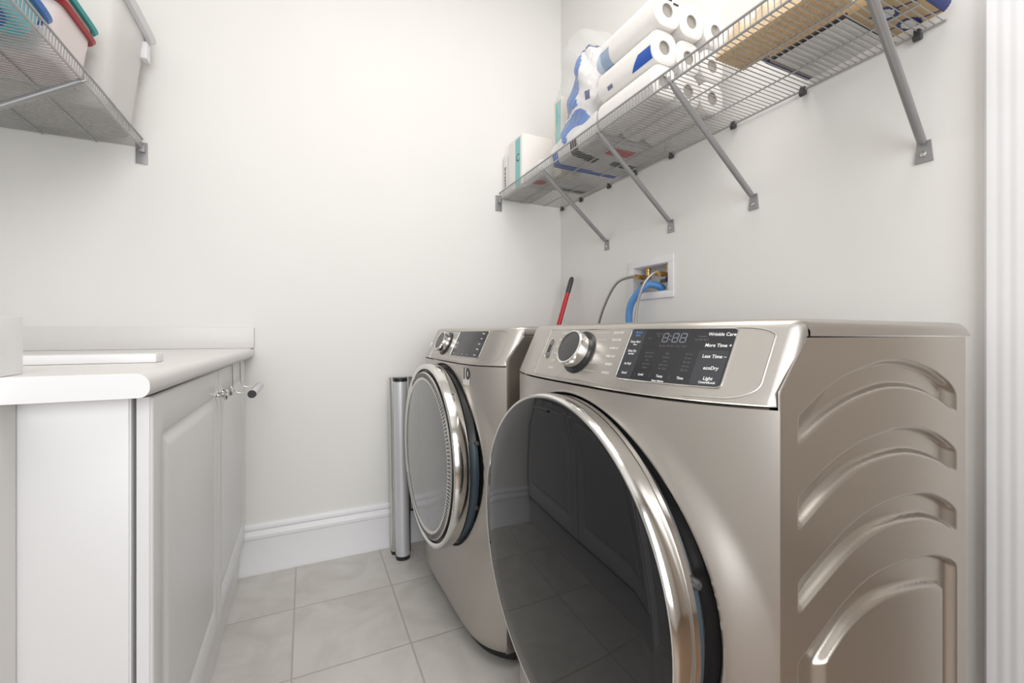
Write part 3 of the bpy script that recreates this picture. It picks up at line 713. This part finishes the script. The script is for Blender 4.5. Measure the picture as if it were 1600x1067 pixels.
# paper towel rolls, three by three
RR = .0505; ry0, ry1 = .943, 1.195
roll0 = None
def make_roll():
    t = empty('paper_towel_roll', '', 'paper towel roll', (0, 0, 0), 'paper towel rolls stacked on the right shelf')
    L = ry1-ry0
    mb = MB().lathe([(.020, .001), (.021, 0), (.035, 0), (.047, .0), (.0497, .002), (RR, .006), (RR, L-.006), (.0497, L-.002), (.047, L), (.035, 0+L), (.021, L), (.020, L-.001)], (0, 0, 0), 'y', 48)
    global squash
    def squash(v):
        r = math.hypot(v[0], v[2]); a = math.atan2(v[2], v[0]); k = (abs(math.cos(a))**2.9+abs(math.sin(a))**2.9)**(-1/2.9); f = max(0, (r-.022)/(RR-.022))
        return (v[0]*(1+(k-1)*f), v[1], v[2]*(1+(k-1)*f))
    mb.v = [squash(v) for v in mb.v]; mb.build('roll', M['paper'], t)
    MB().lathe([(.0, .006), (.0175, .006), (.0185, -.0004), (.0202, -.0004), (.0203, L+.0004), (.0185, L+.0004), (.0175, L-.006), (0, L-.006)], (0, 0, 0), 'y', 28).build('core', M['cardcore'], t, label='grey cardboard core')
    return t
rowname = ('bottom', 'middle', 'top'); colname = ('at the shelf front', 'in the centre column', 'nearest the wall')
proto = make_roll()
for j in range(3):
    for i in range(3):
        if i == 0 and j == 0: t = proto
        else:
            t = proto.copy(); COL.objects.link(t)
            for ch in proto.children:
                c = ch.copy(); COL.objects.link(c); c.parent = t
        t.location = (.964+.1025*i, ry0+(.0, .0, -.012)[j]+(.0, .004, .002)[i], DECK+RR+.0015+.1025*j)
        t['label'] = f'white paper towel roll in the {rowname[j]} row of the stack, {colname[i]}'
        if (i, j) == (0, 1): rb = t
        if (i, j) == (0, 2): rt_ = t
# printed film on the front rolls
def roll_patch(par, a0, a1, y0f, y1f, m_, name):
    mb = MB(); mb.grid(lambda u, v: squash(((RR+.0007)*math.cos(a0+(a1-a0)*u), y0f(u)+(y1f(u)-y0f(u))*v, (RR+.0007)*math.sin(a0+(a1-a0)*u))), 14, 8); mb.build(name, m_, par, fix=False)
roll_patch(rb, PI*1.02, PI*1.24, lambda u: .004, lambda u: .055+.035*u, M['blueink'], 'blue_print')
tm = MB()
vs, fs = text_mesh('IIIIIII', .016, 'CENTER', .0004)
tm.add([squash(((RR+.0009)*math.cos(PI*1.17+v.y/RR), .19-v.x*.9, (RR+.0009)*math.sin(PI*1.17+v.y/RR))) for v in vs], fs); tm.build('barcode', M['navy'], rb, smooth=0, fix=False)
pk = film('blue_grey_film', (.35, .48, .66), .75, .3)
roll_patch(rt_, PI*.97, PI*1.45, lambda u: .205, lambda u: .2535+.02*math.sin(3*u), pk, 'film_end')
for k in range(2):
    mb = MB().box(-.004+.026*k, -.002, .030-.007*k, .016+.026*k, -.0006, .035-.007*k); mb.build('printed_dash', M['blackink'], rt_)
# clear clamshell with orange-brown food
cl = empty('food_container', 'clear plastic container of orange-brown food on the right shelf front', 'container', (1.0, .63, DECK)); o = Vector(cl.location)
def clam(u, v):
    a = 2*PI*u; c_, s_ = math.cos(a), math.sin(a); sx_ = abs(c_)**.45*(1 if c_ > 0 else -1); sy_ = abs(s_)**.45*(1 if s_ > 0 else -1)
    k = 1-.16*v**2+(.05 if .42 < v < .5 else 0); q_ = 1 if v < .92 else max(0, 1-((v-.92)/.08)**2*.9)
    return (.068*k*sx_*q_, .145*k*sy_*q_, .002+.128*min(1, v*1.03))
mb = MB(); mb.grid(clam, 64, 36); mb.build('clear_shell', M['clear'], cl, smooth=50)
rn = random.Random(4); mb = MB()
def food(u, v):
    x, y = -.055+.11*u, -.128+.256*v; e = min(1, min(u, 1-u, v, 1-v)/.1)
    return x, y, e
mb.grid(lambda u, v: (food(u, v)[0], food(u, v)[1], .006+.003*math.sin(60*u)*math.sin(70*v)), 40, 60)
mb.grid(lambda u, v: (food(u, v)[0], food(u, v)[1], .006+food(u, v)[2]*(.05+.008*math.sin(16*u)*math.cos(24*v)+.004*math.sin(40*u+30*v))), 40, 60)
mb.build('food_filling', M['orange'], cl, smooth=60)
# tan and navy package with a clear window
def pkg(x, y, s):
    if s: return 0 if .46 < y < .70 else 1
    if y > .703 or y < .438: return 1
    if .535 < y < .695 and 1.085 < x < 1.268: return 2
    if .53 < y < .70 and 1.078 < x < 1.275: return 3
    for cx_, cy_ in ((1.15, .492), (1.235, .487)):
        r = math.hypot((x-cx_)/.032, (y-cy_)/.02)
        if r < .62: return 2
        if r < 1: return 1
    if abs(math.sin(38*x+14*y)) < .12 and y < .52: return 1
    return 0
pg = empty('wrapped_package', 'tan and navy wrapped package with clear window at the shelf end', 'package', (1.18, .575, DECK)); o = Vector(pg.location)
c_ = cushion(1.074, .424, 1.262, .724, DECK+.005, .07, pkg, [M['tan'], M['navy'], M['silverwhite'], M['blackink']], 'wrapper', n=110, wob=.003, seed=9); c_.parent = pg
for v in c_.data.vertices: v.co -= o
mb = MB()
for k in range(11):
    y = .545+.0135*k; mb.tube([(1.09, y, DECK+.0062), (1.18, y+.002*math.sin(k), DECK+.0050), (1.25, y, DECK+.0062)], .0042, 6)
mb.v = [tuple(Vector(v)-o) for v in mb.v]; mb.build('ridged_window', M['silverwhite'], pg, label='silvery ridged contents behind the window')
b = bpy.context.view_layer

# ------------------------------------------------------------------ things on the left shelf
def bin_mesh(hx, hy, h, taper, n=64, wall=.0025, p=.35, rim=.012, rimh=.014):
    def ring(kx, ky, z, e=0):
        out = []
        for i in range(n):
            a = 2*PI*i/n; c_, s_ = math.cos(a), math.sin(a)
            out.append(((kx+e)*abs(c_)**p*(1 if c_ > 0 else -1), (ky+e)*abs(s_)**p*(1 if s_ > 0 else -1), z))
        return out
    mb = MB(); R = [ring(hx*taper*.96, hy*taper*.96, 0), ring(hx*taper, hy*taper, .008)]
    K = 10
    for k in range(1, K+1):
        f = taper+(1-taper)*k/K; R.append(ring(hx*f, hy*f, .008+(h-.008)*k/K))
    for k in range(K, -1, -1):
        f = taper+(1-taper)*k/K; R.append(ring(hx*f, hy*f, .012+(h-.012)*k/K, -wall))
    vs = sum(R, []); fs = [(i*n+k, i*n+(k+1) % n, (i+1)*n+(k+1) % n, (i+1)*n+k) for i in range(len(R)-1) for k in range(n)]
    fs += [tuple(range(n-1, -1, -1)), tuple((len(R)-1)*n+k for k in range(n))]
    mb.add(vs, fs)
    rm = MB(); Q = [ring(hx, hy, h-rimh, rim*.55), ring(hx, hy, h-rimh*.4, rim), ring(hx, hy, h, rim*.8), ring(hx, hy, h+.003, 0), ring(hx, hy, h-.002, -wall), ring(hx, hy, h-rimh, -.0005)]
    vs = sum(Q, []); m_ = len(Q); rm.add(vs, [(i*n+k, i*n+(k+1) % n, ((i+1) % m_)*n+(k+1) % n, ((i+1) % m_)*n+k) for i in range(m_) for k in range(n)])
    return mb, rm
t = empty('storage_bin', 'aqua plastic bin with bright blue rim nearest on the left shelf', 'bin', (-.70, 1.205, DECK))
a_, r_ = bin_mesh(.138, .205, .072, .86, p=.25); a_.build('tub', M['aqua'], t); r_.build('rim', M['brightblue'], t, label='bright blue rim')
MB().lathe([(0, -.0002), (.11, -.0002), (.115, .003), (0, .004)], (0, .06, 0), 'z', 40).build('base', M['brightblue'], t, label='bright blue base')
t = empty('storage_bin', 'pinkish white bin with crimson and teal rims in the middle of the left shelf', 'bin', (-.690, 1.527, DECK))
a_, r_ = bin_mesh(.128, .100, .156, .86, p=.25); a_.build('tub', M['pinkwhite'], t); r_.build('rim', M['crimson'], t, label='crimson rim')
a_, r_ = bin_mesh(.126, .100, .03, .96, p=.25); 
for v in (a_, r_): v.v = [(p[0], p[1]+.022, p[2]+.168) for p in v.v]
a_.build('nested_tub', M['pinkwhite'], t); r_.build('nested_rim', M['tealplastic'], t, label='teal rim')
t = empty('storage_tub', 'large translucent white tub with flared rim at the back wall end of the left shelf', 'tub', (-.713, 1.818, DECK), None, 0.0)
a_, r_ = bin_mesh(.192, .150, .385, .80, p=.28, rim=.026, rimh=.022); a_.build('tub', M['tub'], t); r_.build('rim', M['boxwhite'], t)
mb = MB().box(.178, .085, .285, .200, .125, .345, .004); mb.build('latch', M['boxwhite'], t)

# ------------------------------------------------------------------ behind and beside the machines
# washer outlet box with valves
bxo = empty('outlet_box', 'white recessed laundry outlet box in the right wall above the dryer', 'outlet box', (XR, 1.33, 1.2)); o = Vector(bxo.location)
def Bo(mb, nm, m, par=bxo, **k): mb.v = [tuple(Vector(v)-o) for v in mb.v]; return mb.build(nm, m, par, **k)
oy0, oy1, oz0, oz1 = 1.204, 1.455, 1.121, 1.287
mb = MB()
for a in ((XR-.006, oy0, oz0, XR-.0003, oy1, HZ0), (XR-.006, oy0, HZ1, XR-.0003, oy1, oz1), (XR-.006, oy0, HZ0, XR-.0003, HY0, HZ1), (XR-.006, HY1, HZ0, XR-.0003, oy1, HZ1)): mb.box(*a, bev=.001)
Bo(mb, 'frame', M['boxwhite'])
mb = MB()
mb.box(XR+.078, HY0+.001, HZ0+.001, XR+.082, HY1-.001, HZ1-.001); e_ = .003
for a in ((XR-.001, HY0+.0005, HZ0+.0005, XR+.08, HY0+e_, HZ1-.0005), (XR-.001, HY1-e_, HZ0+.0005, XR+.08, HY1-.0005, HZ1-.0005), (XR-.001, HY0+e_, HZ0+.0005, XR+.08, HY1-e_, HZ0+e_), (XR-.001, HY0+e_, HZ1-e_, XR+.08, HY1-e_, HZ1-.0005)): mb.box(*a)
Bo(mb, 'recess', M['boxwhite'])
for yv in (1.372, 1.262):
    mb = MB().lathe([(0, HZ1-.004), (.011, HZ1-.004), (.011, HZ1-.016), (.008, HZ1-.018), (.008, HZ1-.034), (.012, HZ1-.036), (.012, HZ1-.05), (0, HZ1-.052)], (XR+.03, yv, 0), 'z', 14)
    mb.lathe([(0, -.045), (.009, -.045), (.010, -.03), (.0085, -.02), (.0085, 0), (0, .0)], (XR+.03, yv, HZ1-.043), 'x', 14)
    v_ = Bo(mb, 'valve', M['brass'], label='brass valve')
    mb = MB().box(XR+.0, yv-.016, HZ1-.075, XR+.014, yv+.016, HZ1-.062, .003); mb.tube([(XR+.03, yv, HZ1-.05), (XR+.01, yv, HZ1-.066)], .004, 8); Bo(mb, 'handle', M['dark'], v_, label='dark lever handle')
def hose(name, label, pts, r, m, ends=None):
    P = sm(pts, 10); t = empty(name, label, 'hose', P[0]); o = Vector(t.location)
    mb = MB().tube(P, r, 12); mb.v = [tuple(Vector(v)-o) for v in mb.v]; mb.build('tube', m, t)
    if ends:
        d = (P[1]-P[0]).normalized(); mb = MB().tube([P[0]-d*.002, P[0]+d*.016, P[0]+d*.02], [.0105, .0105, .008], 6); mb.v = [tuple(Vector(v)-o) for v in mb.v]; mb.build('nut', M['brass'], t, label='brass coupling nut')
    return t
hose('water_hose', 'braided steel hose arching left from the outlet box to the washer', [(XR-.018, 1.372, HZ1-.043), (XR-.04, 1.395, HZ1-.040), (XR-.06, 1.47, 1.195), (XR-.07, 1.545, 1.09), (XR-.075, 1.59, .96), (XR-.08, 1.60, .78), (XR-.14, 1.58, .60)], .0058, M['braid'], True)
hose('water_hose', 'braided steel hose bending down from the right valve across the blue hose', [(XR-.018, 1.262, HZ1-.043), (XR-.045, 1.268, HZ1-.042), (XR-.075, 1.29, 1.17), (XR-.085, 1.315, 1.08), (XR-.085, 1.325, .96), (XR-.08, 1.33, .80), (XR-.13, 1.36, .62)], .0055, M['braid'], True)
hose('drain_hose', 'thick blue drain hose hooked into the outlet box', [(XR+.03, 1.290, HZ0+.012), (XR+.005, 1.295, HZ0+.026), (XR-.03, 1.320, HZ0+.028), (XR-.06, 1.362, 1.12), (XR-.065, 1.382, 1.06), (XR-.065, 1.378, .96), (XR-.07, 1.38, .78), (XR-.12, 1.40, .60)], .0145, M['bluehose'])
# red pole in the corner
pl = empty('broom', 'red broom handle with dark grip leaning in the corner behind the washer', 'broom', (.90, 1.945, 0)); o = Vector(pl.location)
top = Vector((1.250, 1.846, 1.272)); bot = Vector((.90, 1.945, .02)); d = (top-bot)
P = lambda f: tuple(bot+d*f-o)
MB().tube([P(0), P(.94)], .0115, 14).build('pole', M['red'], pl)
MB().tube([P(.935), P(.94), P(.985), P(.996), P(1.0)], [.0125, .0128, .0128, .010, .004], 14).build('grip', M['dark'], pl, label='dark grey rubber grip')
MB().box(-.05, -.012, -.0195, .05, .02, .03, .006).build('head', M['dark'], pl)
# folded aluminium rack against the back wall
rk = empty('folding_rack', 'folded aluminium rack with black end caps standing beside the washer', 'rack', (.385, 1.88, 0)); o = Vector(rk.location)
def prof_post(cx_, cy_, wx, wy, z0, z1, lean=0.0, n=12):
    poly = []
    for k in range(n+1):
        a = PI+PI*k/n; poly.append((wx/2*math.cos(a), wy*.55*math.sin(a)))
    poly += [(wx/2, wy*.45), (-wx/2, wy*.45)]
    mb = MB(); m_ = len(poly)
    vs = [(cx_+a-lean*(z-.0), cy_+b, z) for z in (z0, z1) for a, b in poly]
    mb.add(vs, [(i, (i+1) % m_, m_+(i+1) % m_, m_+i) for i in range(m_)]+[tuple(range(m_)), tuple(range(m_, 2*m_))])
    mb.v = [tuple(Vector(v)-o) for v in mb.v]; return mb
prof_post(.386, 1.87, .058, .046, .016, .772, .016).build('front_profile', M['alu'], rk, smooth=35)
for z0, z1 in ((.0, .016), (.772, .788)): prof_post(.386, 1.87, .060, .048, z0, z1, .016).build('end_cap', M['black'], rk)
prof_post(.360, 1.925, .028, .03, .014, .785, .016).build('rear_profile', M['satin'], rk, smooth=35)
prof_post(.360, 1.925, .029, .031, .0, .014, .016).build('end_cap', M['black'], rk)
prof_post(.452, 1.935, .055, .05, .19, .785, .010).build('inner_frame', M['satin'], rk, smooth=35)
prof_post(.424, 1.93, .016, .03, .0, .70, .010).build('inner_frame', M['dark'], rk, smooth=35)
mb = MB().box(.37, 1.925, .175, .50, 1.945, .192, .003); mb.v = [tuple(Vector(v)-o) for v in mb.v]; mb.build('cross_bar', M['black'], rk)

# group phrases for the repeats
for o in COL.objects:
    if o.parent is None and o.get('category'):
        k = o.name.split('.')[0]
        g = {'carton': 'cartons standing on the right shelf', 'storage_bin': 'bins on the left shelf', 'water_hose': 'braided water hoses', 'wire_shelf': 'wire wall shelves'}.get(k)
        if g: o['group'] = g
